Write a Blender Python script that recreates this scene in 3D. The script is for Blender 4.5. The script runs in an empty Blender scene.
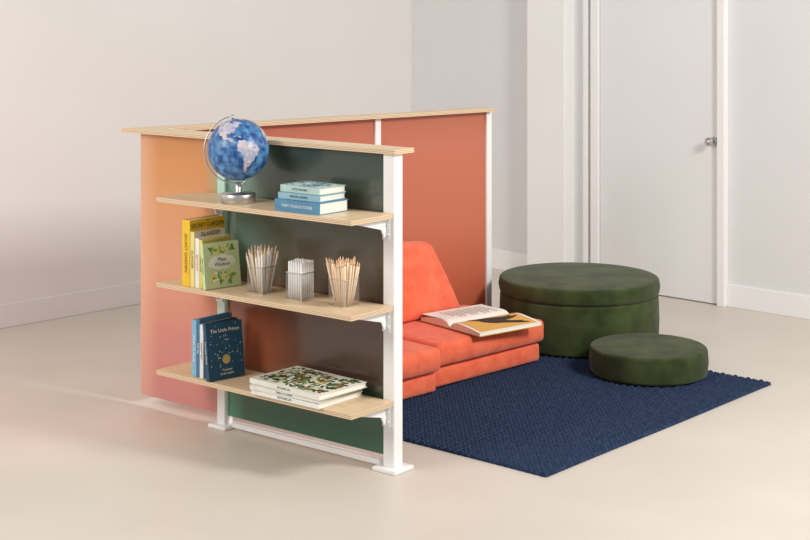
import bpy, bmesh, math, random
from mathutils import Matrix, Vector
random.seed(4)
scene = bpy.context.scene
scene.view_settings.view_transform = 'Standard'
COL = scene.collection
D = bpy.data

# ------------------------------------------------------------ helpers
def lin(c):
    out = []
    for v in c:
        v = v / 255.0
        out.append(v / 12.92 if v <= 0.04045 else ((v + 0.055) / 1.055) ** 2.4)
    return (out[0], out[1], out[2], 1.0)

MATS = {}
def mat(name, rgb, rough=0.5, rgb2=None, scale=8.0, bump=0.0, bscale=60.0, metal=0.0,
        trans=0.0, sheen=0.0, coat=0.0, stretch=None, spec=None, detail=4.0, ior=None, bdist=0.01):
    if name in MATS:
        return MATS[name]
    m = D.materials.new(name)
    m.use_nodes = True
    nt = m.node_tree
    b = nt.nodes['Principled BSDF']
    b.inputs['Roughness'].default_value = rough
    b.inputs['Metallic'].default_value = metal
    b.inputs['Transmission Weight'].default_value = trans
    b.inputs['Sheen Weight'].default_value = sheen
    b.inputs['Coat Weight'].default_value = coat
    if spec is not None:
        b.inputs['Specular IOR Level'].default_value = spec
    if ior: b.inputs['IOR'].default_value = ior
    tc = nt.nodes.new('ShaderNodeTexCoord')
    mp = nt.nodes.new('ShaderNodeMapping')
    nt.links.new(tc.outputs['Object'], mp.inputs['Vector'])
    if stretch: mp.inputs['Scale'].default_value = stretch
    if rgb2 is None:
        rgb2 = tuple(max(0, v * 0.97) for v in rgb)
    n = nt.nodes.new('ShaderNodeTexNoise')
    n.inputs['Scale'].default_value = scale
    n.inputs['Detail'].default_value = detail
    nt.links.new(mp.outputs['Vector'], n.inputs['Vector'])
    r = nt.nodes.new('ShaderNodeValToRGB')
    r.color_ramp.elements[0].position = 0.35
    r.color_ramp.elements[1].position = 0.65
    r.color_ramp.elements[0].color = lin(rgb)
    r.color_ramp.elements[1].color = lin(rgb2)
    nt.links.new(n.outputs['Fac'], r.inputs['Fac'])
    nt.links.new(r.outputs['Color'], b.inputs['Base Color'])
    if bump > 0:
        n2 = nt.nodes.new('ShaderNodeTexNoise')
        n2.inputs['Scale'].default_value = bscale
        n2.inputs['Detail'].default_value = 3.0
        nt.links.new(mp.outputs['Vector'], n2.inputs['Vector'])
        bp = nt.nodes.new('ShaderNodeBump')
        bp.inputs['Strength'].default_value = bump
        bp.inputs['Distance'].default_value = bdist
        nt.links.new(n2.outputs['Fac'], bp.inputs['Height'])
        nt.links.new(bp.outputs['Normal'], b.inputs['Normal'])
    MATS[name] = m
    return m

def ramp_mat(name, axis, stops, rough=0.3, lo=0.0, hi=1.0, mask=None, spec=0.5, transl=0.0, coat=0.0):
    """colour ramp along an object axis (dichroic film sheets, plywood edge)"""
    m = D.materials.new(name); m.use_nodes = True
    nt = m.node_tree; b = nt.nodes['Principled BSDF']
    b.inputs['Roughness'].default_value = rough
    b.inputs['Specular IOR Level'].default_value = spec
    b.inputs['Coat Weight'].default_value = coat
    b.inputs['Coat Roughness'].default_value = 0.15
    tc = nt.nodes.new('ShaderNodeTexCoord')
    sp = nt.nodes.new('ShaderNodeSeparateXYZ')
    nt.links.new(tc.outputs['Object'], sp.inputs[0])
    def rng(ax, a, c, mode='SMOOTHSTEP'):
        q = nt.nodes.new('ShaderNodeMapRange')
        q.interpolation_type = mode
        lo_, hi_ = 0.0, 1.0
        if a > c: a, c, lo_, hi_ = c, a, 1.0, 0.0
        q.inputs['From Min'].default_value = a
        q.inputs['From Max'].default_value = c
        q.inputs['To Min'].default_value = lo_
        q.inputs['To Max'].default_value = hi_
        nt.links.new(sp.outputs[ax], q.inputs['Value'])
        return q.outputs['Result']
    r = nt.nodes.new('ShaderNodeValToRGB')
    while len(r.color_ramp.elements) < len(stops):
        r.color_ramp.elements.new(0.5)
    for i, (p, c) in enumerate(stops):
        r.color_ramp.elements[i].position = p
        r.color_ramp.elements[i].color = lin(c)
    nt.links.new(rng(axis, lo, hi, 'LINEAR'), r.inputs['Fac'])
    out = r.outputs['Color']
    for (terms, rgb, amt) in (mask or []):
        cur = None
        for t in terms:
            o_ = rng(*t)
            if cur is None: cur = o_
            else:
                mu = nt.nodes.new('ShaderNodeMath'); mu.operation = 'MULTIPLY'
                nt.links.new(cur, mu.inputs[0]); nt.links.new(o_, mu.inputs[1]); cur = mu.outputs[0]
        mu3 = nt.nodes.new('ShaderNodeMath'); mu3.operation = 'MULTIPLY'
        nt.links.new(cur, mu3.inputs[0]); mu3.inputs[1].default_value = amt
        mx = nt.nodes.new('ShaderNodeMixRGB')
        nt.links.new(mu3.outputs[0], mx.inputs['Fac'])
        nt.links.new(out, mx.inputs['Color1'])
        mx.inputs['Color2'].default_value = lin(rgb)
        out = mx.outputs['Color']
    nt.links.new(out, b.inputs['Base Color'])
    if transl > 0:
        tr = nt.nodes.new('ShaderNodeBsdfTranslucent')
        nt.links.new(out, tr.inputs['Color'])
        ms = nt.nodes.new('ShaderNodeMixShader'); ms.inputs[0].default_value = transl
        nt.links.new(b.outputs[0], ms.inputs[1]); nt.links.new(tr.outputs[0], ms.inputs[2])
        nt.links.new(ms.outputs[0], nt.nodes['Material Output'].inputs['Surface'])
    return m

def thin_glass(name, base=0.07, tint=(0.98, 0.985, 0.985, 1)):
    m = D.materials.new(name); m.use_nodes = True
    nt = m.node_tree
    lw = nt.nodes.new('ShaderNodeLayerWeight'); lw.inputs['Blend'].default_value = 0.25
    pw_ = nt.nodes.new('ShaderNodeMath'); pw_.operation = 'MULTIPLY_ADD'; pw_.inputs[1].default_value = 0.4; pw_.inputs[2].default_value = base
    nt.links.new(lw.outputs['Facing'], pw_.inputs[0])
    t = nt.nodes.new('ShaderNodeBsdfTransparent'); t.inputs['Color'].default_value = tint
    g = nt.nodes.new('ShaderNodeBsdfGlossy'); g.inputs['Roughness'].default_value = 0.12
    ms = nt.nodes.new('ShaderNodeMixShader')
    nt.links.new(pw_.outputs[0], ms.inputs[0]); nt.links.new(t.outputs[0], ms.inputs[1]); nt.links.new(g.outputs[0], ms.inputs[2])
    nt.links.new(ms.outputs[0], nt.nodes['Material Output'].inputs['Surface'])
    return m

def frame(x, y, z=0.0, deg=0.0):
    return Matrix.Translation((x, y, z)) @ Matrix.Rotation(math.radians(deg), 4, 'Z')

def link(o, parent=None, M=None):
    COL.objects.link(o)
    if parent is not None:
        o.parent = parent
    if M is not None:
        o.matrix_basis = M
    return o

def empty(name, M, label=None, category=None, group=None):
    o = D.objects.new(name, None)
    o.empty_display_size = 0.05
    link(o, None, M)
    if label: o['label'] = label
    if category: o['category'] = category
    if group: o['group'] = group
    return o

def tag(o, label, category, group=None):
    o['label'] = label; o['category'] = category
    if group: o['group'] = group

def mk(name, verts, faces, mats, parent=None, M=None, smooth=False, fm=None):
    me = D.meshes.new(name)
    me.from_pydata([tuple(v) for v in verts], [], faces)
    if not isinstance(mats, (list, tuple)): mats = [mats]
    for m in mats: me.materials.append(m)
    if fm:
        for p, i in zip(me.polygons, fm): p.material_index = i
    if smooth:
        for p in me.polygons: p.use_smooth = True
    me.update()
    o = D.objects.new(name, me)
    return link(o, parent, M)

def from_bm(name, bm, mats, parent=None, M=None, smooth=False):
    me = D.meshes.new(name)
    bm.normal_update()
    bm.to_mesh(me); bm.free()
    if not isinstance(mats, (list, tuple)): mats = [mats]
    for m in mats: me.materials.append(m)
    if smooth:
        for p in me.polygons: p.use_smooth = True
    return link(D.objects.new(name, me), parent, M)

def add_box(bm, x0, x1, y0, y1, z0, z1, mi=0, T=None):
    vs = [bm.verts.new((x, y, z)) for z in (z0, z1) for y in (y0, y1) for x in (x0, x1)]
    if T is not None:
        for v in vs: v.co = T @ v.co
    fs = []
    for f in ((0, 2, 3, 1), (4, 5, 7, 6), (0, 1, 5, 4), (2, 6, 7, 3), (0, 4, 6, 2), (1, 3, 7, 5)):
        fc = bm.faces.new([vs[i] for i in f]); fc.material_index = mi; fs.append(fc)
    return vs, fs

def box(name, x0, x1, y0, y1, z0, z1, mats, parent=None, M=None, bev=0.0, seg=2, smooth=False):
    bm = bmesh.new()
    add_box(bm, x0, x1, y0, y1, z0, z1)
    if bev > 0:
        bmesh.ops.bevel(bm, geom=bm.edges[:], offset=bev, segments=seg, profile=0.5, affect='EDGES')
    return from_bm(name, bm, mats, parent, M, smooth or bev > 0.004)

def add_cyl(bm, r0, r1, z0, z1, n=32, cx=0, cy=0, mi=0, caps=True, T=None):
    a = []; b = []
    for i in range(n):
        t = 2 * math.pi * i / n
        a.append(bm.verts.new((cx + r0 * math.cos(t), cy + r0 * math.sin(t), z0)))
        b.append(bm.verts.new((cx + r1 * math.cos(t), cy + r1 * math.sin(t), z1)))
    if T is not None:
        for v in a + b: v.co = T @ v.co
    for i in range(n):
        f = bm.faces.new((a[i], a[(i + 1) % n], b[(i + 1) % n], b[i])); f.material_index = mi; f.smooth = True
    if caps:
        f = bm.faces.new(a[::-1]); f.material_index = mi
        f = bm.faces.new(b); f.material_index = mi

def lathe(name, prof, n, mats, parent=None, M=None, closed=False, captop=True):
    verts = []; faces = []
    for (r, z) in prof:
        for i in range(n):
            t = 2 * math.pi * i / n
            verts.append((r * math.cos(t), r * math.sin(t), z))
    k = len(prof)
    for j in range(k if closed else k - 1):
        j2 = (j + 1) % k
        for i in range(n):
            faces.append((j * n + i, j * n + (i + 1) % n, j2 * n + (i + 1) % n, j2 * n + i))
    if not closed:
        faces.append(tuple(range(n))[::-1])
        if captop: faces.append(tuple((k - 1) * n + i for i in range(n)))
    return mk(name, verts, faces, mats, parent, M, smooth=True)

def tube(bm, pts, r, n=10, mi=0):
    rings = []
    for i, p in enumerate(pts):
        p = Vector(p)
        t = (Vector(pts[min(i + 1, len(pts) - 1)]) - Vector(pts[max(i - 1, 0)])).normalized()
        up = Vector((0, 0, 1)) if abs(t.z) < 0.9 else Vector((0, 1, 0))
        if abs(t.y) < 0.01: up = Vector((0, 1, 0))
        s = t.cross(up).normalized(); u = s.cross(t)
        rings.append([bm.verts.new(p + s * r * math.cos(2 * math.pi * k / n) + u * r * math.sin(2 * math.pi * k / n)) for k in range(n)])
    for i in range(len(rings) - 1):
        for k in range(n):
            f = bm.faces.new((rings[i][k], rings[i][(k + 1) % n], rings[i + 1][(k + 1) % n], rings[i + 1][k]))
            f.smooth = True; f.material_index = mi
    bm.faces.new(rings[0]); bm.faces.new(rings[-1][::-1])

def text(name, body, size, m, parent, M, align='CENTER', sx=1.0):
    cu = D.curves.new('txt', 'FONT')
    cu.body = body; cu.size = size; cu.align_x = align; cu.align_y = 'CENTER'
    cu.extrude = 0.0002; cu.space_line = 0.85
    cu.resolution_u = 3
    t = D.objects.new('txt', cu)
    COL.objects.link(t)
    dg = bpy.context.evaluated_depsgraph_get()
    me = D.meshes.new_from_object(t.evaluated_get(dg))
    D.objects.remove(t)
    me.name = name
    me.materials.clear(); me.materials.append(m)
    for v in me.vertices: v.co.x *= sx
    return link(D.objects.new(name, me), parent, M)

def inside(poly, x, y):
    c = False
    j = len(poly) - 1
    for i in range(len(poly)):
        xi, yi = poly[i]; xj, yj = poly[j]
        if (yi > y) != (yj > y) and x < (xj - xi) * (y - yi) / (yj - yi) + xi:
            c = not c
        j = i
    return c

# ------------------------------------------------------------ materials
M_wallL = mat('wall_paint', (234, 232, 229), 0.85, (231, 229, 226), 1.2, 0.05, 90)
M_wallR = mat('wall_paint_cool', (228, 227, 227), 0.85, (225, 224, 224), 1.2, 0.05, 90)
M_trim = mat('trim_paint', (244, 243, 242), 0.5, (242, 241, 240), 2)
M_door = mat('door_paint', (235, 234, 234), 0.45, (233, 232, 232), 2)
M_floor = mat('floor_resin', (216, 207, 195), 0.40, (209, 200, 188), 1.4, 0.02, 30, spec=0.35)
M_white = mat('powder_coated_steel', (244, 244, 244), 0.35, (242, 242, 242), 3)
M_wood = mat('birch_face', (232, 208, 172), 0.4, (220, 192, 153), 5, 0.03, 40, stretch=(1.2, 14, 14))
M_coral = mat('coral_suede', (250, 120, 82), 0.85, (240, 102, 66), 16, 0.45, 26, sheen=0.25, detail=8)
M_green = mat('forest_velvet', (74, 83, 49), 1.0, (50, 60, 33), 8, 0.2, 140, sheen=0.15, detail=12, spec=0.08)
M_rug = mat('navy_wool', (52, 66, 92), 0.95, (38, 50, 74), 60, 0.15, 200, spec=0.1)
M_steel = mat('brushed_chrome', (205, 203, 200), 0.36, metal=1.0)
M_paper = mat('paper_white', (248, 245, 236), 0.8, (240, 235, 224), 40, stretch=(1, 1, 40))
M_cream = mat('ink_cream', (245, 236, 210), 0.7)
M_glass = thin_glass('clear_acrylic', 0.10)
M_rim = thin_glass('clear_acrylic_edge', 0.85, (0.95, 0.97, 0.97, 1))
M_ply_edge = ramp_mat('plywood_edge', 'Z', [(0, (186, 146, 104)), (0.16, (242, 222, 190)), (0.34, (178, 136, 94)),
                      (0.5, (244, 226, 196)), (0.66, (178, 136, 94)), (0.84, (242, 222, 190)), (1.0, (200, 164, 122))],
                      0.6, -0.009, 0.009)

# ------------------------------------------------------------ room
RA = -43.6
R = frame(0.041, 10.24, 0, RA)
def struct(o): o['kind'] = 'structure'; return o
struct(box('floor', -0.1, 9, -15, 0.1, -0.1, 0.0, M_floor, None, R))
struct(box('wall_left', -0.15, 0, -15, 0.15, 0, 3.2, M_wallL, None, R))
struct(box('wall_right', 0, 9, 0.0, 0.15, 0, 3.2, M_wallR, None, R))
struct(box('trim_1', 1.117, 1.411, -0.11, 0, 0, 3.2, M_trim, None, R, 0.003))       # pilaster
struct(box('trim_2', 1.50, 1.535, -0.035, 0, 0, 3.2, M_trim, None, R, 0.003))
struct(box('trim_3', 1.56, 1.619, -0.040, 0, 0, 3.2, M_trim, None, R, 0.004))
struct(box('trim_4', 2.464, 2.512, -0.05, 0, 0, 3.2, M_trim, None, R, 0.003))
d1 = struct(box('door_1', 1.622, 2.456, -0.022, -0.002, 0.006, 3.1, M_door, None, R, 0.002))
struct(box('baseboard_left', 0, 0.010, -15, 0, 0, 0.13, M_wallL, None, R, 0.004))
struct(box('baseboard_right', 0.010, 1.117, -0.012, 0, 0, 0.13, M_trim, None, R, 0.003))
struct(box('baseboard_far', 2.512, 9, -0.016, 0, 0, 0.13, M_trim, None, R, 0.003))
kx, kz = 2.428, 0.945
bm = bmesh.new()
RX = Matrix.Rotation(math.radians(90), 4, 'X')
T = Matrix.Translation((kx, -0.022, kz)) @ RX
add_cyl(bm, 0.026, 0.024, 0, 0.010, 28, T=T)
add_cyl(bm, 0.011, 0.011, 0.010, 0.035, 20, T=T)
for (ra_, rb_, za, zb) in ((0.011, 0.022, 0.035, 0.043), (0.022, 0.026, 0.043, 0.055), (0.026, 0.020, 0.055, 0.066), (0.020, 0.008, 0.066, 0.071)):
    add_cyl(bm, ra_, rb_, za, zb, 24, T=T, caps=(zb == 0.071))
add_cyl(bm, 0.0045, 0.0035, 0.071, 0.075, 12, T=T)
h = from_bm('door_knob', bm, M_steel, d1)
h['label'] = 'brushed chrome door knob'

# ------------------------------------------------------------ divider
A = frame(-0.041, 5.517, 0, -39.03)
K = A @ Vector((-1.42, 0, 0))
Bend = Vector((0.427, 7.70, 0))
bd = (Bend - K); BL = bd.length; bang = math.degrees(math.atan2(bd.y, bd.x))
B = frame(K.x, K.y, 0, bang)
div = empty('room_divider', Matrix.Identity(4), 'angled free-standing divider of tinted acrylic, white posts and birch shelves', 'room divider')
M_post_reflection = ramp_mat('steel_painted_reflection', 'Z', [(0, (242, 242, 242)), (0.25, (240, 242, 240)), (0.42, (216, 238, 228)), (0.62, (176, 222, 206)), (0.85, (190, 226, 212)), (1.0, (206, 230, 218))], 0.3, 0.0, 1.18)  # white steel post; the film's mint reflection is painted into this ramp

def post(Fr, x, w, top=1.18, foot=0.06, m=None):
    bm = bmesh.new()
    add_box(bm, x - w / 2, x + w / 2, -w / 2, w / 2, 0.014, top)
    bmesh.ops.bevel(bm, geom=bm.edges[:], offset=0.002, segments=2, affect='EDGES')
    p = from_bm('post', bm, m or M_white, div, Fr)
    box('foot_plate', x - foot, x + foot, -foot, foot, 0.0, 0.016, M_white, p, None, 0.004, 2)
    return p
post(A, -0.005, 0.052, foot=0.056)
post(A, -0.90, 0.046, foot=0.05, m=M_post_reflection)
post(B, 1.297, 0.036, foot=0.04)
post(B, BL, 0.036, foot=0.04)

film_peach = ramp_mat('peach_film_sheet', 'Z',
    [(0.0, (224, 158, 152)), (0.25, (232, 160, 146)), (0.5, (240, 182, 146)), (0.75, (238, 176, 120)), (0.9, (234, 166, 100)), (1.0, (224, 154, 92))],
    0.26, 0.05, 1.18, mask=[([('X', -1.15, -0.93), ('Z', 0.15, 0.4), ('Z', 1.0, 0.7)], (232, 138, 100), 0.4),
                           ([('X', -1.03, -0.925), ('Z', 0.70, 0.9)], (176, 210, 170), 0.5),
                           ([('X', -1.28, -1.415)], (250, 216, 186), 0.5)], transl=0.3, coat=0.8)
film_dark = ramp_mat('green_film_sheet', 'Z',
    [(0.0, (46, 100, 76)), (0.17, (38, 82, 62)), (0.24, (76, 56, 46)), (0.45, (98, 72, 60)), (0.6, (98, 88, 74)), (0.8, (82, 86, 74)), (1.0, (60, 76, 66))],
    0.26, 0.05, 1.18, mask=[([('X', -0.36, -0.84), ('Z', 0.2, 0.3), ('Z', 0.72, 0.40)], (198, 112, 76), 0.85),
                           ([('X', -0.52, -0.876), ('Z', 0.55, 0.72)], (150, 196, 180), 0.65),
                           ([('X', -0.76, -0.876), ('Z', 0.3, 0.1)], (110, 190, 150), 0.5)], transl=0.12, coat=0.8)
film_coral = ramp_mat('terracotta_film_sheet', 'Z',
    [(0.0, (208, 108, 76)), (0.5, (222, 128, 96)), (0.85, (218, 130, 102)), (1.0, (208, 122, 94))], 0.35, 0.05, 1.18, transl=0.25, coat=0.3)
p = box('panel', -1.415, -0.925, -0.006, 0.006, 0.05, 1.18, film_peach, div, A, 0.001, 1); p['label'] = 'peach iridescent acrylic panel'
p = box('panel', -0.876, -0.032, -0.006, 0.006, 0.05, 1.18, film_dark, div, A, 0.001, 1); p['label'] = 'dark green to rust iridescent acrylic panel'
p = box('panel', 0.03, 1.279, -0.006, 0.006, 0.05, 1.18, film_coral, div, B, 0.001, 1); p['label'] = 'terracotta translucent acrylic panel'
p = box('panel', 1.315, BL - 0.018, -0.006, 0.006, 0.05, 1.18, film_coral, div, B, 0.001, 1); p['label'] = 'terracotta translucent acrylic panel'
box('bottom_rail', -0.85, -0.06, -0.012, 0.012, 0.008, 0.03, M_white, div, A, 0.002, 1)
box('bottom_rail', 1.34, BL - 0.04, -0.012, 0.012, 0.008, 0.03, M_white, div, B, 0.002, 1)

def off_line(Fr, y):
    p0 = Fr @ Vector((0, y, 0)); p1 = Fr @ Vector((1, y, 0))
    return p0, p1 - p0
def isect(l1, l2):
    p, d = l1; q, e = l2
    det = d.x * (-e.y) + e.x * d.y
    t = ((q.x - p.x) * (-e.y) + e.x * (q.y - p.y)) / det
    return p + d * t
aout = off_line(A, -0.045); ain = off_line(A, 0.07)
bout = off_line(B, 0.065); bin_ = off_line(B, -0.055)
Po = isect(aout, bout); Pi = isect(ain, bin_)
def cap(ang, quad):
    z0, z1 = -0.009, 0.009
    Rm = Matrix.Translation((quad[0].x, quad[0].y, 1.1895)) @ Matrix.Rotation(math.radians(ang), 4, 'Z')
    inv = Rm.inverted()
    pts = [inv @ Vector((q.x, q.y, 1.1895)) for q in quad]
    vs = [(q.x, q.y, z0) for q in pts] + [(q.x, q.y, z1) for q in pts]
    fs = [(3, 2, 1, 0), (4, 5, 6, 7)] + [(i, (i + 1) % 4, 4 + (i + 1) % 4, 4 + i) for i in range(4)]
    return mk('cap_board', vs, fs, [M_wood, M_ply_edge], div, Rm, fm=[0, 0, 1, 1, 1, 1])
cap(-39.03, [Po, A @ Vector((0.04, -0.045, 0)), A @ Vector((0.04, 0.07, 0)), Pi])
cap(bang, [Po, Pi, B @ Vector((BL + 0.005, -0.055, 0)), B @ Vector((BL + 0.005, 0.02, 0))])

SZ = [0.96, 0.618, 0.265]
for z in SZ:
    bm = bmesh.new()
    vs, fs = add_box(bm, -1.02, 0.02, -0.265, -0.03, -0.009, 0.009)
    for f in fs[2:]: f.material_index = 1
    s = from_bm('shelf', bm, [M_wood, M_ply_edge], div, A @ Matrix.Translation((0, 0, z - 0.009)))
    for bx in (-0.012, -0.90):
        bm = bmesh.new()
        pr = [(-0.028, -0.010), (-0.20, -0.010), (-0.20, -0.016), (-0.06, -0.05), (-0.045, -0.08), (-0.028, -0.08)]
        n = len(pr)
        va = [bm.verts.new((bx - 0.003, y, zz)) for y, zz in pr]; vb = [bm.verts.new((bx + 0.003, y, zz)) for y, zz in pr]
        bm.faces.new(va); bm.faces.new(vb[::-1])
        for i in range(n): bm.faces.new((va[i], vb[i], vb[(i + 1) % n], va[(i + 1) % n]))
        add_box(bm, bx - 0.018, bx + 0.018, -0.032, -0.026, -0.09, -0.010)
        add_box(bm, bx - 0.018, bx + 0.018, -0.20, -0.028, -0.0115, -0.0095)
        for zz in (-0.033, -0.070):
            add_cyl(bm, 0.006, 0.005, 0, 0.005, 12, T=Matrix.Translation((bx + 0.011, -0.032, zz)) @ RX)
        from_bm('bracket', bm, M_white, s)

# ------------------------------------------------------------ books
def book(w, hgt, t, cover_rgb, M, label, group, cover_txt=None, spine_txt=None, spine_rgb=None, name='book', prints=None, pm_=None):
    e = empty(name, M, label, 'book', group)
    cn = 'cover_%d_%d_%d' % cover_rgb
    mc = mat(cn, cover_rgb, 0.45, tuple(int(v * 0.94) for v in cover_rgb), 12)
    ms = mc if spine_rgb is None else mat('cover_%d_%d_%d' % spine_rgb, spine_rgb, 0.45)
    bm = bmesh.new(); c = 0.0025
    add_box(bm, 0, w, 0, hgt, 0, c)
    add_box(bm, 0, w, 0, hgt, t - c, t)
    add_box(bm, -0.0015, 0.0015, 0, hgt, 0, t, 1)
    if prints:
        for i, (pts, mi) in enumerate(prints):
            f = bm.faces.new([bm.verts.new((x, y, t + 0.0002 + 0.000004 * i)) for x, y in pts]); f.material_index = 2 + mi
            f.normal_update()
            if f.normal.z < 0: f.normal_flip()
    from_bm('cover', bm, [mc, ms] + (pm_ or []), e)
    box('page_block', 0.002, w - 0.004, 0.004, hgt - 0.004, c, t - c, M_paper, e)
    for (s, x, y, sz, m) in (cover_txt or []):
        text('title_lettering', s, sz, m, e, Matrix.Translation((x, y, t + 0.0016)))
    if spine_txt:
        s, sz, m = spine_txt
        Mx = Matrix(((0, 0, -1, -0.0022), (-1, 0, 0, hgt / 2), (0, 1, 0, t / 2), (0, 0, 0, 1)))
        text('spine_lettering', s, sz, m, e, Mx)
    return e, mc

def leaves(cx, cy, rx, ry, n, seed, nm, big=1.0, thin=1.0):
    rnd = random.Random(seed); out = []
    for i in range(n):
        x = cx + rnd.uniform(-rx, rx); y = cy + rnd.uniform(-ry, ry)
        L = rnd.uniform(0.010, 0.020) * big; W = L * rnd.uniform(0.3, 0.6) * thin; a = rnd.uniform(0, 6.28)
        pts = []
        for k in range(12):
            t = 2 * math.pi * k / 12
            px = L * math.cos(t); py = W * math.sin(t) * (1 - 0.5 * math.cos(t)) * (1 if k % 6 else 0.2)
            pts.append((x + px * math.cos(a) - py * math.sin(a), y + px * math.sin(a) + py * math.cos(a)))
        out.append((pts, rnd.randrange(nm)))
    return out

STAND = Matrix(((0, 0, 1, 0), (1, 0, 0, 0), (0, 1, 0, 0), (0, 0, 0, 1)))
FLAT = Matrix(((0, -1, 0, 0), (1, 0, 0, 0), (0, 0, 1, 0), (0, 0, 0, 1)))
def stand(x, q, z, lean=0.0, yaw=0.0):
    return A @ Matrix.Translation((x, -q, z + 0.0005)) @ Matrix.Rotation(math.radians(yaw), 4, 'Z') @ Matrix.Rotation(math.radians(lean), 4, 'Y') @ STAND
def flat(x, q, z, yaw=0.0):
    return A @ Matrix.Translation((x, -q, z + 0.0005)) @ Matrix.Rotation(math.radians(yaw), 4, 'Z') @ FLAT

g2 = 'standing books on the middle shelf'
MY = mat('ink_brown', (92, 70, 20), 0.7); MG = mat('ink_green', (40, 84, 40), 0.7)
MW = mat('ink_white', (245, 245, 240), 0.7); MN = mat('ink_navy', (30, 44, 80), 0.7)
IL = mat('ink_leaf', (88, 140, 60), 0.7); IY = mat('ink_yellow', (240, 210, 70), 0.7)
e, _ = book(0.19, 0.262, 0.044, (244, 200, 46), stand(-0.885, 0.248, SZ[1]), 'yellow hardcover novel standing upright on birch shelf', g2,
     [('the', 0.095, 0.254, 0.010, MY), ('SECRET GARDEN', 0.095, 0.236, 0.0235, MY)], ('SECRET GARDEN', 0.020, MY))
e, _ = book(0.165, 0.218, 0.024, (244, 234, 204), stand(-0.840, 0.246, SZ[1]), 'cream paperback standing beside a yellow book', g2,
     [('ISLANDER', 0.085, 0.205, 0.024, MY)], ('ISLANDER', 0.016, MY), spine_rgb=(240, 222, 140))
e, _ = book(0.16, 0.195, 0.022, (246, 244, 238), stand(-0.815, 0.243, SZ[1]), 'white paperback with orange lettering standing in row', g2,
     [], ('BOTANY', 0.016, mat('ink_orange', (214, 120, 40), 0.7)))
e, _ = book(0.155, 0.190, 0.018, (230, 212, 104), stand(-0.792, 0.243, SZ[1]), 'slim ochre book standing in row', g2, [], ('MEADOW', 0.014, MG))
blob = ([(0.082 + 0.064 * math.cos(k * math.pi / 12) * (1 + 0.06 * math.sin(5 * k)), 0.100 + 0.028 * math.sin(k * math.pi / 12) * (1 + 0.1 * math.cos(4 * k))) for k in range(24)], 3)
e, mc = book(0.165, 0.178, 0.020, (208, 226, 170), stand(-0.754, 0.258, SZ[1], -7, -10), 'pale green illustrated book leaning at row end', g2,
     [('Plant', 0.082, 0.110, 0.021, MG), ('Wisdom', 0.082, 0.091, 0.021, MG)], ('Plant Wisdom', 0.011, MG),
     prints=leaves(0.082, 0.148, 0.058, 0.014, 20, 1, 3, 0.6) + leaves(0.082, 0.038, 0.060, 0.022, 34, 5, 4, 0.7) + [blob], pm_=[IL, mat('ink_sage', (128, 168, 96), 0.7), IY, mat('ink_offwhite', (236, 242, 220), 0.7)])

g3 = 'standing books on the bottom shelf'
book(0.175, 0.222, 0.026, (138, 186, 216), stand(-0.838, 0.24, SZ[2]), 'pale blue hardcover standing upright on birch shelf', g3, [], ('ATLAS OF TALES', 0.014, MW))
book(0.175, 0.228, 0.018, (62, 120, 160), stand(-0.811, 0.24, SZ[2]), 'teal blue slim book standing in row', g3, [], ('THE SEA', 0.012, MW))
book(0.17, 0.21, 0.020, (236, 236, 232), stand(-0.792, 0.24, SZ[2]), 'white spined book standing in row', g3, [], ('NIGHT SKY', 0.013, MN))
book(0.17, 0.215, 0.015, (30, 66, 96), stand(-0.771, 0.24, SZ[2]), 'dark teal slim book standing in row', g3)
rnd = random.Random(3); pr_ = []
pr_.append(([(0.083 + 0.018 * math.cos(k * .3142), 0.075 + 0.018 * math.sin(k * .3142)) for k in range(20)], 1))
for i in range(60):
    x, y = rnd.uniform(0.01, 0.155), rnd.uniform(0.045, 0.212)
    if 0.172 < y < 0.204: continue
    r = rnd.uniform(0.0014, 0.0036)
    pr_.append(([(x + r * (1 if k % 2 == 0 else .45) * math.cos(k * math.pi / 4), y + r * (1 if k % 2 == 0 else .45) * math.sin(k * math.pi / 4)) for k in range(8)], 0))
e, _ = book(0.165, 0.218, 0.022, (18, 76, 106), stand(-0.729, 0.264, SZ[2], -7, -11), 'teal navy picture book with cream title leaning on the row', g3,
     [('The Little Prince', 0.083, 0.188, 0.020, M_cream), ('Translated', 0.083, 0.035, 0.011, M_cream), ('by the Author', 0.083, 0.021, 0.011, M_cream)],
     ('The Little Prince', 0.013, M_cream), prints=pr_, pm_=[M_cream, mat('ink_gold', (196, 176, 96), 0.6)])

g1 = 'books stacked on the top shelf'
e, _ = book(0.160, 0.228, 0.044, (88, 146, 184), flat(-0.160, 0.234, SZ[0], 0), 'thick mid-blue hardcover lying at the bottom of a stack', g1, [], ('FAIRY TALES & STORIES', 0.015, MW))
e, _ = book(0.150, 0.206, 0.024, (150, 192, 208), flat(-0.170, 0.222, SZ[0] + 0.045, 2), 'blue-grey hardcover in the middle of a stack', g1, [], ('WINTER GARDEN', 0.011, MN))
e, _ = book(0.145, 0.202, 0.026, (186, 214, 208), flat(-0.176, 0.218, SZ[0] + 0.070, -1), 'pale mint patterned book on top of a stack', g1,
      [], ('LITTLE WOMEN', 0.011, MN), prints=leaves(0.07, 0.10, 0.055, 0.085, 70, 7, 3, 0.8), pm_=[mat('ink_slate', (84, 120, 150), 0.7), MW, mat('ink_teal', (70, 140, 150), 0.7)])

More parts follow.
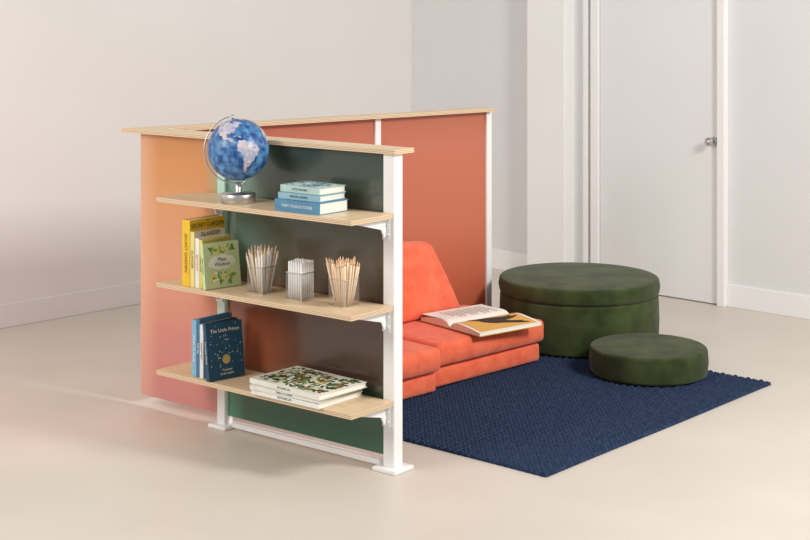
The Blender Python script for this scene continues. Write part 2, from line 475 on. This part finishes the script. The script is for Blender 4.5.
gb = 'botanical books stacked on the bottom shelf'
LM = [IL, MG, mat('ink_dkgreen', (30, 60, 36), 0.7), mat('ink_moss', (64, 96, 44), 0.7), mat('ink_olive', (110, 130, 60), 0.7),
      mat('ink_pine', (38, 72, 44), 0.7), mat('ink_pale', (226, 226, 196), 0.7), mat('ink_rust', (170, 96, 62), 0.7), mat('ink_sand_pale', (222, 206, 150), 0.7), mat('ink_forest', (24, 52, 32), 0.7)]
book(0.245, 0.345, 0.018, (244, 244, 238), flat(-0.120, 0.282, SZ[2], 0), 'large white book at bottom of stack', gb, [], ('BOTANICUM', 0.012, MG))
book(0.245, 0.345, 0.016, (236, 236, 226), flat(-0.118, 0.280, SZ[2] + 0.020, 2), 'large pale book with green spine lettering in stack', gb, [], ('TREES & FLOWERS', 0.010, MG))
book(0.25, 0.375, 0.020, (240, 238, 226), flat(-0.105, 0.296, SZ[2] + 0.037, -3), 'large picture book with leafy botanical cover on stack', gb, [], ('BOTANICUM', 0.012, MG),
     prints=leaves(0.125, 0.187, 0.105, 0.165, 190, 11, 10, 1.3, 0.7) + leaves(0.125, 0.187, 0.110, 0.170, 160, 12, 10, 0.8, 0.8), pm_=LM)

# ------------------------------------------------------------ pencil cups
def cup(x, q, z, label):
    hs = 0.0425; rc = 0.006
    ring = []
    for (sx, sy, a0) in ((1, 1, 0), (-1, 1, 90), (-1, -1, 0), (1, -1, 90)):
        for k in range(4):
            kk = k if (sx * sy > 0) else 3 - k
            a = math.radians(30 * (k if sx * sy > 0 else 3 - k))
            ring.append((sx * ((hs - rc) + rc * math.cos(a)), sy * ((hs - rc) + rc * math.sin(a))))
    n = len(ring); verts = []; faces = []; fm = []
    for (sc, zz) in ((0.985, 0.0), (1.0, 0.002), (1.0, 0.005), (1.0, 0.102), (1.0, 0.1045), (0.95, 0.105), (0.945, 0.103)):
        verts += [(a * sc, b * sc, zz) for a, b in ring]
    for j in range(6):
        for i in range(n):
            faces.append((j * n + i, j * n + (i + 1) % n, (j + 1) * n + (i + 1) % n, (j + 1) * n + i))
            fm.append(1 if j != 2 or i % 4 == 1 else 0)
    faces.append(tuple(range(n))[::-1]); fm.append(0)
    o = mk('pencil_cup', verts, faces, [M_glass, M_rim], None, A @ Matrix.Translation((x, -q, z + 0.0005)), fm=fm)
    tag(o, label, 'cup', 'clear acrylic pencil cups')
    return o
pm = mat('pencil_wood', (250, 230, 200), 0.6, (242, 214, 180), 30)
pk = mat('pencil_kraft', (230, 190, 154), 0.6)
pw = mat('pencil_white', (252, 252, 250), 0.5)
pl = mat('pencil_lead', (150, 140, 134), 0.5)
def pencil_mesh(body, tipm, L, rr=0.0040, tip=0.018):
    bm = bmesh.new()
    add_cyl(bm, rr, rr, 0, L - tip, 8, mi=0)
    add_cyl(bm, rr, 0.0012, L - tip, L - 0.002, 8, mi=1)
    add_cyl(bm, 0.0012, 0.0003, L - 0.002, L, 6, mi=2)
    me = D.meshes.new('pencil'); bm.to_mesh(me); bm.free()
    for m in (body, tipm, pl): me.materials.append(m)
    return me
me_w = pencil_mesh(pm, pk, 0.175); me_k = pencil_mesh(pw, pm, 0.175)
me_c = pencil_mesh(pw, pw, 0.148, 0.0050, 0.006)
cups = [(-0.54, 0.15, [me_w, me_k, me_k], 'clear square cup holding natural and white pencils', 'natural and white pencils in a cup'),
        (-0.337, 0.146, [me_c], 'clear square cup holding upright white pencils', 'white pencils in a cup'),
        (-0.125, 0.14, [me_w], 'clear square cup holding natural wood pencils', 'natural wood pencils in a cup')]
for ci, (cx, cq, kinds, lab, grp) in enumerate(cups):
    cup(cx, cq, SZ[1], lab)
    N_ = 6
    sp0 = 0.0122 if ci == 1 else 0.0084
    sp1 = 0.0124 if ci == 1 else 0.0215
    for i in range(N_):
        for j in range(N_):
            if ci != 1 and random.random() < 0.12: continue
            a, b_ = i - (N_ - 1) / 2, j - (N_ - 1) / 2
            rr_ = 1.0 if ci == 1 else random.uniform(0.78, 1.0)
            jx, jy = (0, 0) if ci == 1 else (random.uniform(-.004, .004), random.uniform(-.004, .004))
            b0 = Vector((a * sp0, b_ * sp0, 0.003))
            top = Vector((a * sp1 * rr_ + jx, b_ * sp1 * rr_ + jy, 0.17))
            k = 0.1 / 0.167
            for c_ in (0, 1):
                lim = (0.0356 - abs(b0[c_]) * (1 - k)) / k
                top[c_] = max(-lim, min(lim, top[c_]))
            zc = (top - b0).normalized()
            rot = zc.to_track_quat('Z', 'Y').to_matrix().to_4x4()
            me = random.choice(kinds)
            sc = random.uniform(0.97, 1.01) if ci == 1 else random.uniform(0.90, 1.04)
            o = D.objects.new('pencil', me)
            link(o, None, A @ Matrix.Translation((cx, -cq, SZ[1])) @ Matrix.Translation(b0) @ rot @ Matrix.Diagonal((1, 1, sc, 1)))
            lb = {me_w: 'natural wood pencil standing in clear square cup', me_k: 'white pencil with wooden tip in clear square cup',
                  me_c: 'white pencil standing upright in clear square cup'}[me]
            tag(o, lb, 'pencil', grp)

# ------------------------------------------------------------ globe
gl = empty('globe', A @ Matrix.Translation((-0.650, -0.17, SZ[0] + 0.0005)), 'blue desk globe on silver base standing on birch shelf', 'globe')
lathe('base', [(0.0, 0.0), (0.066, 0.0), (0.068, 0.002), (0.068, 0.034), (0.066, 0.037), (0.016, 0.038), (0.012, 0.042), (0.012, 0.074), (0.009, 0.078), (0.0, 0.078)], 48, M_steel, gl)
GR = 0.1205; GZ = 0.207
sea = D.materials.new('globe_ocean'); sea.use_nodes = True
nt = sea.node_tree; b = nt.nodes['Principled BSDF']; b.inputs['Roughness'].default_value = 0.35
tc = nt.nodes.new('ShaderNodeTexCoord'); n = nt.nodes.new('ShaderNodeTexNoise'); n.inputs['Scale'].default_value = 34; n.inputs['Detail'].default_value = 10
r = nt.nodes.new('ShaderNodeValToRGB')
r.color_ramp.elements[0].position = 0.40; r.color_ramp.elements[0].color = lin((24, 70, 134))
r.color_ramp.elements[1].position = 0.66; r.color_ramp.elements[1].color = lin((98, 156, 202))
nt.links.new(tc.outputs['Object'], n.inputs['Vector']); nt.links.new(n.outputs['Fac'], r.inputs['Fac']); nt.links.new(r.outputs['Color'], b.inputs['Base Color'])
land = D.materials.new('globe_land'); land.use_nodes = True
nt = land.node_tree; b = nt.nodes['Principled BSDF']; b.inputs['Roughness'].default_value = 0.35
tc = nt.nodes.new('ShaderNodeTexCoord'); n = nt.nodes.new('ShaderNodeTexVoronoi'); n.inputs['Scale'].default_value = 70
sepc = nt.nodes.new('ShaderNodeSeparateColor')
r = nt.nodes.new('ShaderNodeValToRGB')
for _ in range(3): r.color_ramp.elements.new(0.5)
for i_, (p_, c_) in enumerate([(0, (158, 166, 198)), (0.3, (196, 186, 196)), (0.55, (136, 154, 196)), (0.8, (216, 204, 196)), (1, (172, 170, 194))]):
    r.color_ramp.elements[i_].position = p_; r.color_ramp.elements[i_].color = lin(c_)
nt.links.new(tc.outputs['Object'], n.inputs['Vector']); nt.links.new(n.outputs['Color'], sepc.inputs[0])
nt.links.new(sepc.outputs[0], r.inputs['Fac']); nt.links.new(r.outputs['Color'], b.inputs['Base Color'])
bm = bmesh.new(); bmesh.ops.create_uvsphere(bm, u_segments=64, v_segments=40, radius=GR)
tilt = Matrix.Translation((0, 0, GZ)) @ Matrix.Rotation(math.radians(-14), 4, 'Y')
ball = from_bm('sphere', bm, sea, gl, tilt, True)
cont = {
 'north_america': [(-168, 66), (-156, 71), (-125, 70), (-95, 72), (-82, 68), (-94, 60), (-82, 53), (-78, 62), (-65, 58), (-56, 52), (-66, 45), (-75, 38), (-81, 30), (-81, 25), (-84, 30), (-97, 27), (-97, 20), (-88, 21), (-88, 16), (-83, 11), (-78, 8), (-84, 9), (-94, 16), (-105, 20), (-112, 30), (-118, 34), (-124, 42), (-125, 50), (-135, 58), (-150, 60), (-162, 56)],
 'greenland': [(-55, 82), (-25, 82), (-20, 72), (-42, 60), (-52, 66), (-58, 76)],
 'south_america': [(-78, 8), (-72, 12), (-60, 9), (-50, 1), (-35, -6), (-39, -15), (-48, -26), (-57, -37), (-65, -43), (-68, -54), (-74, -50), (-72, -30), (-70, -18), (-80, -5)],
 'africa': [(-17, 15), (-10, 30), (-5, 36), (10, 37), (32, 31), (43, 12), (51, 11), (40, -5), (35, -25), (20, -34), (12, -17), (9, 4), (-8, 5)],
 'eurasia': [(-9, 37), (-9, 43), (0, 48), (8, 55), (5, 62), (25, 71), (60, 69), (100, 77), (140, 73), (178, 68), (160, 60), (140, 50), (122, 40), (121, 30), (108, 20), (103, 2), (98, 15), (90, 22), (79, 8), (72, 20), (58, 25), (45, 13), (35, 30), (28, 37), (15, 40)],
 'cuba': [(-84, 22), (-78, 23), (-74, 20), (-78, 20)], 'hispaniola': [(-74, 20), (-69, 19), (-70, 17), (-74, 18)],
 'australia': [(114, -22), (130, -12), (142, -11), (153, -27), (148, -38), (135, -33), (115, -34)]}
verts = []; faces = []
step = 1.0
for poly in cont.values():
    x0, x1 = int(min(p[0] for p in poly)) - 3, int(max(p[0] for p in poly)) + 3
    y0, y1 = int(min(p[1] for p in poly)) - 3, int(max(p[1] for p in poly)) + 3
    lo = x0
    while lo < x1:
        la = y0
        while la < y1:
            jx = 1.0 * math.sin(la * 0.7) + 0.6 * math.sin(la * 1.9); jy = 1.0 * math.sin(lo * 0.6) + 0.6 * math.sin(lo * 1.7)
            if inside(poly, lo + step / 2 + jx, la + step / 2 + jy):
                i = len(verts)
                for (dx, dy) in ((0, 0), (step, 0), (step, step), (0, step)):
                    L = math.radians(lo + dx + 34); P_ = math.radians(la + dy); rr = GR + 0.0009
                    verts.append((rr * math.cos(P_) * math.cos(L), rr * math.cos(P_) * math.sin(L), rr * math.sin(P_)))
                faces.append((i, i + 1, i + 2, i + 3))
            la += step
        lo += step
mk('continents', verts, faces, land, gl, tilt, True)
bm = bmesh.new()
pts = []
for i in range(33):
    t = math.radians(90 + 180 * i / 32)
    pts.append((0.134 * math.cos(t), 0, 0.134 * math.sin(t)))
tube(bm, pts, 0.0026, 8)
add_cyl(bm, 0.005, 0.005, 0.119, 0.138, 12); add_cyl(bm, 0.005, 0.005, -0.138, -0.119, 12)
from_bm('meridian_arm', bm, M_steel, gl, tilt @ Matrix.Rotation(math.radians(38), 4, 'Z'))

# ------------------------------------------------------------ rug
RG = frame(0.517, 5.424, 0.0, 48.9)
W, L = 1.757, 1.50
nx, ny = 500, 440
verts = []; faces = []
pitch = 0.0326; pl_ = 0.024
for j in range(ny + 1):
    for i in range(nx + 1):
        x = W * i / nx; y = L * j / ny
        row = y / pitch
        f = row - math.floor(row)
        hgt = math.sqrt(max(0, 1 - (2 * f - 1) ** 2))
        ph = x / pl_ + (0.5 if int(math.floor(row)) % 2 else 0) + 0.6 * abs(f - 0.5)
        g = ph - math.floor(ph)
        hh = hgt * (0.2 + 0.8 * math.sqrt(max(0, 1 - (2 * g - 1) ** 2)))
        z = 0.002 + 0.0165 * hh
        if i in (0, nx) or j in (0, ny): z = 0.001
        dx = 0.0012 * math.sin(y * 193) + 0.002 * math.sin(y * 5) if i in (0, nx) else 0
        dy = 0.0012 * math.sin(x * 262) + 0.002 * math.sin(x * 5) if j in (0, ny) else 0
        verts.append((x + dx, y + dy, z))
for j in range(ny):
    for i in range(nx):
        a = j * (nx + 1) + i
        faces.append((a, a + 1, a + nx + 2, a + nx + 1))
rug = mk('rug', verts, faces, M_rug, None, RG, True)
tag(rug, 'navy blue chunky woven wool rug on beige floor', 'rug')
RT = 0.0188

# ------------------------------------------------------------ poufs
def pouf(cx, cy, r, hgt, lid, label):
    e = empty('pouf', frame(cx, cy, RT), label, 'pouf', 'round velvet poufs')
    def prof(z0, z1, rr, bv=0.016, ease=0.004):
        P = [(0.0, z0)]
        for k in range(6):
            t = math.pi / 2 * k / 5
            P.append((rr - bv + bv * math.sin(t), z0 + bv - bv * math.cos(t)))
        P.append((rr + ease, (z0 + z1) / 2))
        for k in range(6):
            t = math.pi / 2 * k / 5
            P.append((rr - bv + bv * math.cos(t), z1 - bv + bv * math.sin(t)))
        P += [(rr * 0.8, z1 + 0.002), (rr * 0.5, z1 + 0.003), (0.0, z1 + 0.004)]
        return P
    if lid:
        lathe('body', prof(0, hgt - lid, r - 0.004, 0.014), 96, M_green, e)
        lathe('lid', prof(hgt - lid + 0.001, hgt, r, 0.016), 96, M_green, e)
    else:
        lathe('body', prof(0, hgt, r), 96, M_green, e)
    return e
pouf(0.890, 7.575, 0.407, 0.328, 0.080, 'large dark green round velvet pouf with lidded top')
pouf(1.137, 6.91, 0.272, 0.124, 0, 'low flat dark green round velvet floor cushion on rug')

# ------------------------------------------------------------ couch
S = frame(0.664, 7.12, RT, 45)
sofa = empty('play_couch', S, 'low coral suede modular foam couch on navy rug', 'couch')
def cushion(name, x0, x1, y0, y1, z0, z1, bev=0.02, shear=None, puff=(0.006, 0.006, 0.004), N=8):
    cs = [Vector((x, y, z)) for z in (z0, z1) for y in (y0, y1) for x in (x0, x1)]
    if shear: shear(cs)
    bm = bmesh.new(); cache = {}
    def vert(a, b, c):
        k = (a, b, c)
        if k in cache: return cache[k]
        u, v, w_ = a / N, b / N, c / N
        p = Vector((0, 0, 0))
        for i, q in enumerate(cs):
            wt = (u if i & 1 else 1 - u) * (v if i & 2 else 1 - v) * (w_ if i & 4 else 1 - w_)
            p += q * wt
        U, V, W_ = 2 * u - 1, 2 * v - 1, 2 * w_ - 1
        p.x += puff[0] * U * (1 - V * V) * (1 - W_ * W_)
        p.y += puff[1] * V * (1 - U ** 4) * (1 - W_ * W_)
        if W_ > 0: p.z += puff[2] * (1 - U ** 4) * (1 - V * V)
        cache[k] = bm.verts.new(p); return cache[k]
    for i in range(N):
        for j in range(N):
            bm.faces.new((vert(i, j, 0), vert(i, j + 1, 0), vert(i + 1, j + 1, 0), vert(i + 1, j, 0)))
            bm.faces.new((vert(i, j, N), vert(i + 1, j, N), vert(i + 1, j + 1, N), vert(i, j + 1, N)))
            bm.faces.new((vert(i, 0, j), vert(i + 1, 0, j), vert(i + 1, 0, j + 1), vert(i, 0, j + 1)))
            bm.faces.new((vert(i, N, j), vert(i, N, j + 1), vert(i + 1, N, j + 1), vert(i + 1, N, j)))
            bm.faces.new((vert(0, i, j), vert(0, i, j + 1), vert(0, i + 1, j + 1), vert(0, i + 1, j)))
            bm.faces.new((vert(N, i, j), vert(N, i + 1, j), vert(N, i + 1, j + 1), vert(N, i, j + 1)))
    es = []
    for f in bm.faces: f.normal_update()
    for e_ in bm.edges:
        if len(e_.link_faces) == 2 and e_.calc_face_angle() > 0.7: es.append(e_)
    bmesh.ops.bevel(bm, geom=es, offset=bev, segments=5, profile=0.5, affect='EDGES', clamp_overlap=True)
    return from_bm(name, bm, M_coral, sofa, None, True)
SH = 0.207
cushion('base_cushion', -0.738, -0.004, 0.012, 0.52, 0, 0.088, 0.018, N=3)
cushion('base_cushion', -1.38, -0.766, -0.030, 0.49, 0, 0.088, 0.018, N=3)
cushion('seat_cushion', -0.738, 0.005, -0.012, 0.525, 0.096, SH - 0.005, 0.024, N=3, puff=(0.006, 0.014, 0.004))
cushion('seat_cushion', -1.38, -0.766, -0.062, 0.49, 0.096, SH - 0.005, 0.024, N=3, puff=(0.006, 0.014, 0.004))
def bk(c):
    for i in (4, 5): c[i].y += 0.075
    c[5].x -= 0.15; c[7].x -= 0.15
    c[5].z -= 0.012; c[7].z -= 0.012
cushion('backrest', -0.80, -0.150, 0.365, 0.53, SH + 0.002, 0.570, 0.040, bk, (0.03, 0.02, 0.02), 2)
cushion('backrest', -1.36, -0.86, 0.35, 0.48, SH + 0.002, 0.565, 0.035, None, (0.015, 0.03, 0.01), 2)

# ------------------------------------------------------------ open picture book on the couch
ob = empty('open_book', S @ Matrix.Translation((-0.305, 0.128, SH + 0.0025)) @ Matrix.Rotation(math.radians(-97), 4, 'Z'),
           'large open picture book lying on coral couch seat', 'book')
hw, hh = 0.214, 0.19
def pz(x):
    t = min(1.0, abs(x) / hw)
    return 0.006 + 0.034 * (1 - math.exp(-t * 9)) * (1 - 0.72 * t ** 1.4)
box('cover', -hw - 0.006, hw + 0.006, -hh - 0.005, hh + 0.005, 0, 0.003, mat('cover_ochre', (206, 170, 90), 0.5), ob)
for sgn in (-1, 1):
    verts = []; faces = []; N = 32
    for i in range(N + 1):
        x = sgn * hw * (i / N) ** 1.3
        for y in (-hh, hh):
            verts.append((x, y, 0.003)); verts.append((x, y, pz(x)))
    for i in range(N):
        a = 4 * i; b_ = 4 * (i + 1)
        faces += [(a + 1, a + 3, b_ + 3, b_ + 1), (a, a + 1, b_ + 1, b_), (a + 2, b_ + 2, b_ + 3, a + 3), (a, b_, b_ + 2, a + 2)]
    a = 4 * N
    faces.append((a, a + 1, a + 3, a + 2))
    mk('page_block', verts, faces, M_paper, ob, None)
LF = lambda x: 0.0015 + 0.016 * max(0, (-x - 0.01) / 0.2) ** 2.5
verts = []; faces = []
for i in range(21):
    u = i / 20
    x = -0.01 - 0.200 * u
    for j in range(2):
        verts.append((x, -hh + 0.004 + (2 * hh - 0.008) * j, pz(x) + LF(x)))
for i in range(20): faces.append((2 * i, 2 * i + 1, 2 * i + 3, 2 * i + 2))
mk('curling_leaf', verts, faces, M_paper, ob, None, True)
def print_poly(poly, m, dz, st=0.004, lift=False):
    verts = []; faces = []
    xs = [p[0] for p in poly]; ys = [p[1] for p in poly]
    def zz(x): return pz(x) + dz + (LF(x) if lift else 0)
    x = min(xs)
    while x < max(xs):
        y = min(ys)
        while y < max(ys):
            if inside(poly, x + st / 2, y + st / 2):
                i = len(verts)
                for dx, dy in ((0, 0), (st, 0), (st, st), (0, st)):
                    verts.append((x + dx, y + dy, zz(x + dx)))
                faces.append((i, i + 1, i + 2, i + 3))
            y += st
        x += st
    mk('printed_picture', verts, faces, m, ob)
print_poly([(0.016, -0.175), (0.205, -0.175), (0.205, 0.175), (0.016, 0.175)], mat('ink_sand', (234, 178, 88), 0.7), 0.0010, 0.004)
bird = [(0.03, -0.115), (0.05, -0.125), (0.062, -0.105), (0.078, -0.085), (0.105, -0.075), (0.128, -0.05), (0.142, -0.02), (0.152, 0.02), (0.178, 0.09), (0.19, 0.14),
        (0.176, 0.138), (0.165, 0.115), (0.158, 0.13), (0.145, 0.09), (0.132, 0.06), (0.122, 0.045), (0.118, 0.08), (0.108, 0.115), (0.09, 0.15), (0.082, 0.145), (0.086, 0.11),
        (0.07, 0.12), (0.076, 0.07), (0.066, 0.03), (0.06, -0.01), (0.052, -0.05), (0.045, -0.085)]
print_poly(bird, mat('ink_umber', (52, 38, 30), 0.7), 0.0022, 0.0025)
for i in range(11):
    yy = 0.135 - i * 0.024
    print_poly([(-0.18, yy), (-0.04 - 0.03 * (i % 3 == 1), yy), (-0.04 - 0.03 * (i % 3 == 1), yy + 0.006), (-0.18, yy + 0.006)], mat('ink_grey', (150, 144, 138), 0.8), 0.0010, 0.005, True)

# ------------------------------------------------------------ lights, world, camera
w = D.worlds.new('world'); scene.world = w; w.use_nodes = True
w.node_tree.nodes['Background'].inputs[0].default_value = lin((246, 247, 250))
w.node_tree.nodes['Background'].inputs[1].default_value = 0.48
def area(name, loc, tgt, size, power, rgb, sy=None):
    l = D.lights.new(name, 'AREA'); l.energy = power; l.size = size; l.color = lin(rgb)[:3]
    if sy: l.shape = 'RECTANGLE'; l.size_y = sy
    o = D.objects.new(name, l); COL.objects.link(o)
    o.location = loc
    o.rotation_euler = (Vector(tgt) - Vector(loc)).to_track_quat('-Z', 'Y').to_euler()
    return o
area('key_softbox', (3.2, 3.9, 3.1), (-0.4, 7.7, 0.4), 0.9, 165, (255, 251, 245))
area('fill_softbox', (-3.4, 3.4, 2.8), (0.1, 7.4, 0.6), 1.6, 95, (255, 249, 244))
def spot(name, loc, tgt, power, rgb, deg):
    sl = D.lights.new(name, 'SPOT'); sl.energy = power; sl.color = lin(rgb)[:3]; sl.spot_size = math.radians(deg); sl.spot_blend = 1.0; sl.shadow_soft_size = 0.2
    so = D.objects.new(name, sl); COL.objects.link(so); so.location = loc
    so.rotation_euler = (Vector(tgt) - Vector(loc)).to_track_quat('-Z', 'Y').to_euler()
spot('added_peach_spill', (-2.3, 5.0, 2.2), (-1.5, 6.3, 0), 40, (255, 145, 100), 44)  # added light, stands in for peach glow through the panel onto the floor
spot('added_mint_spill', (-1.5, 4.2, 2.2), (-0.95, 5.45, 0), 11, (120, 255, 180), 26)  # added light without a real source: green spill in front of the divider
spot('added_pink_bounce', (-1.2, 5.2, 2.0), (-2.5, 7.4, 0.5), 26, (255, 160, 140), 60)  # added light imitating pink bounce on the lower left wall
cam = D.cameras.new('camera'); co = D.objects.new('camera', cam); COL.objects.link(co)
co.location = (0, 0, 1.737); co.rotation_euler = (math.radians(90), 0, 0)
cam.sensor_width = 36; cam.lens = 1480 / 810 * 36
cam.shift_y = -266 / 810
scene.camera = co
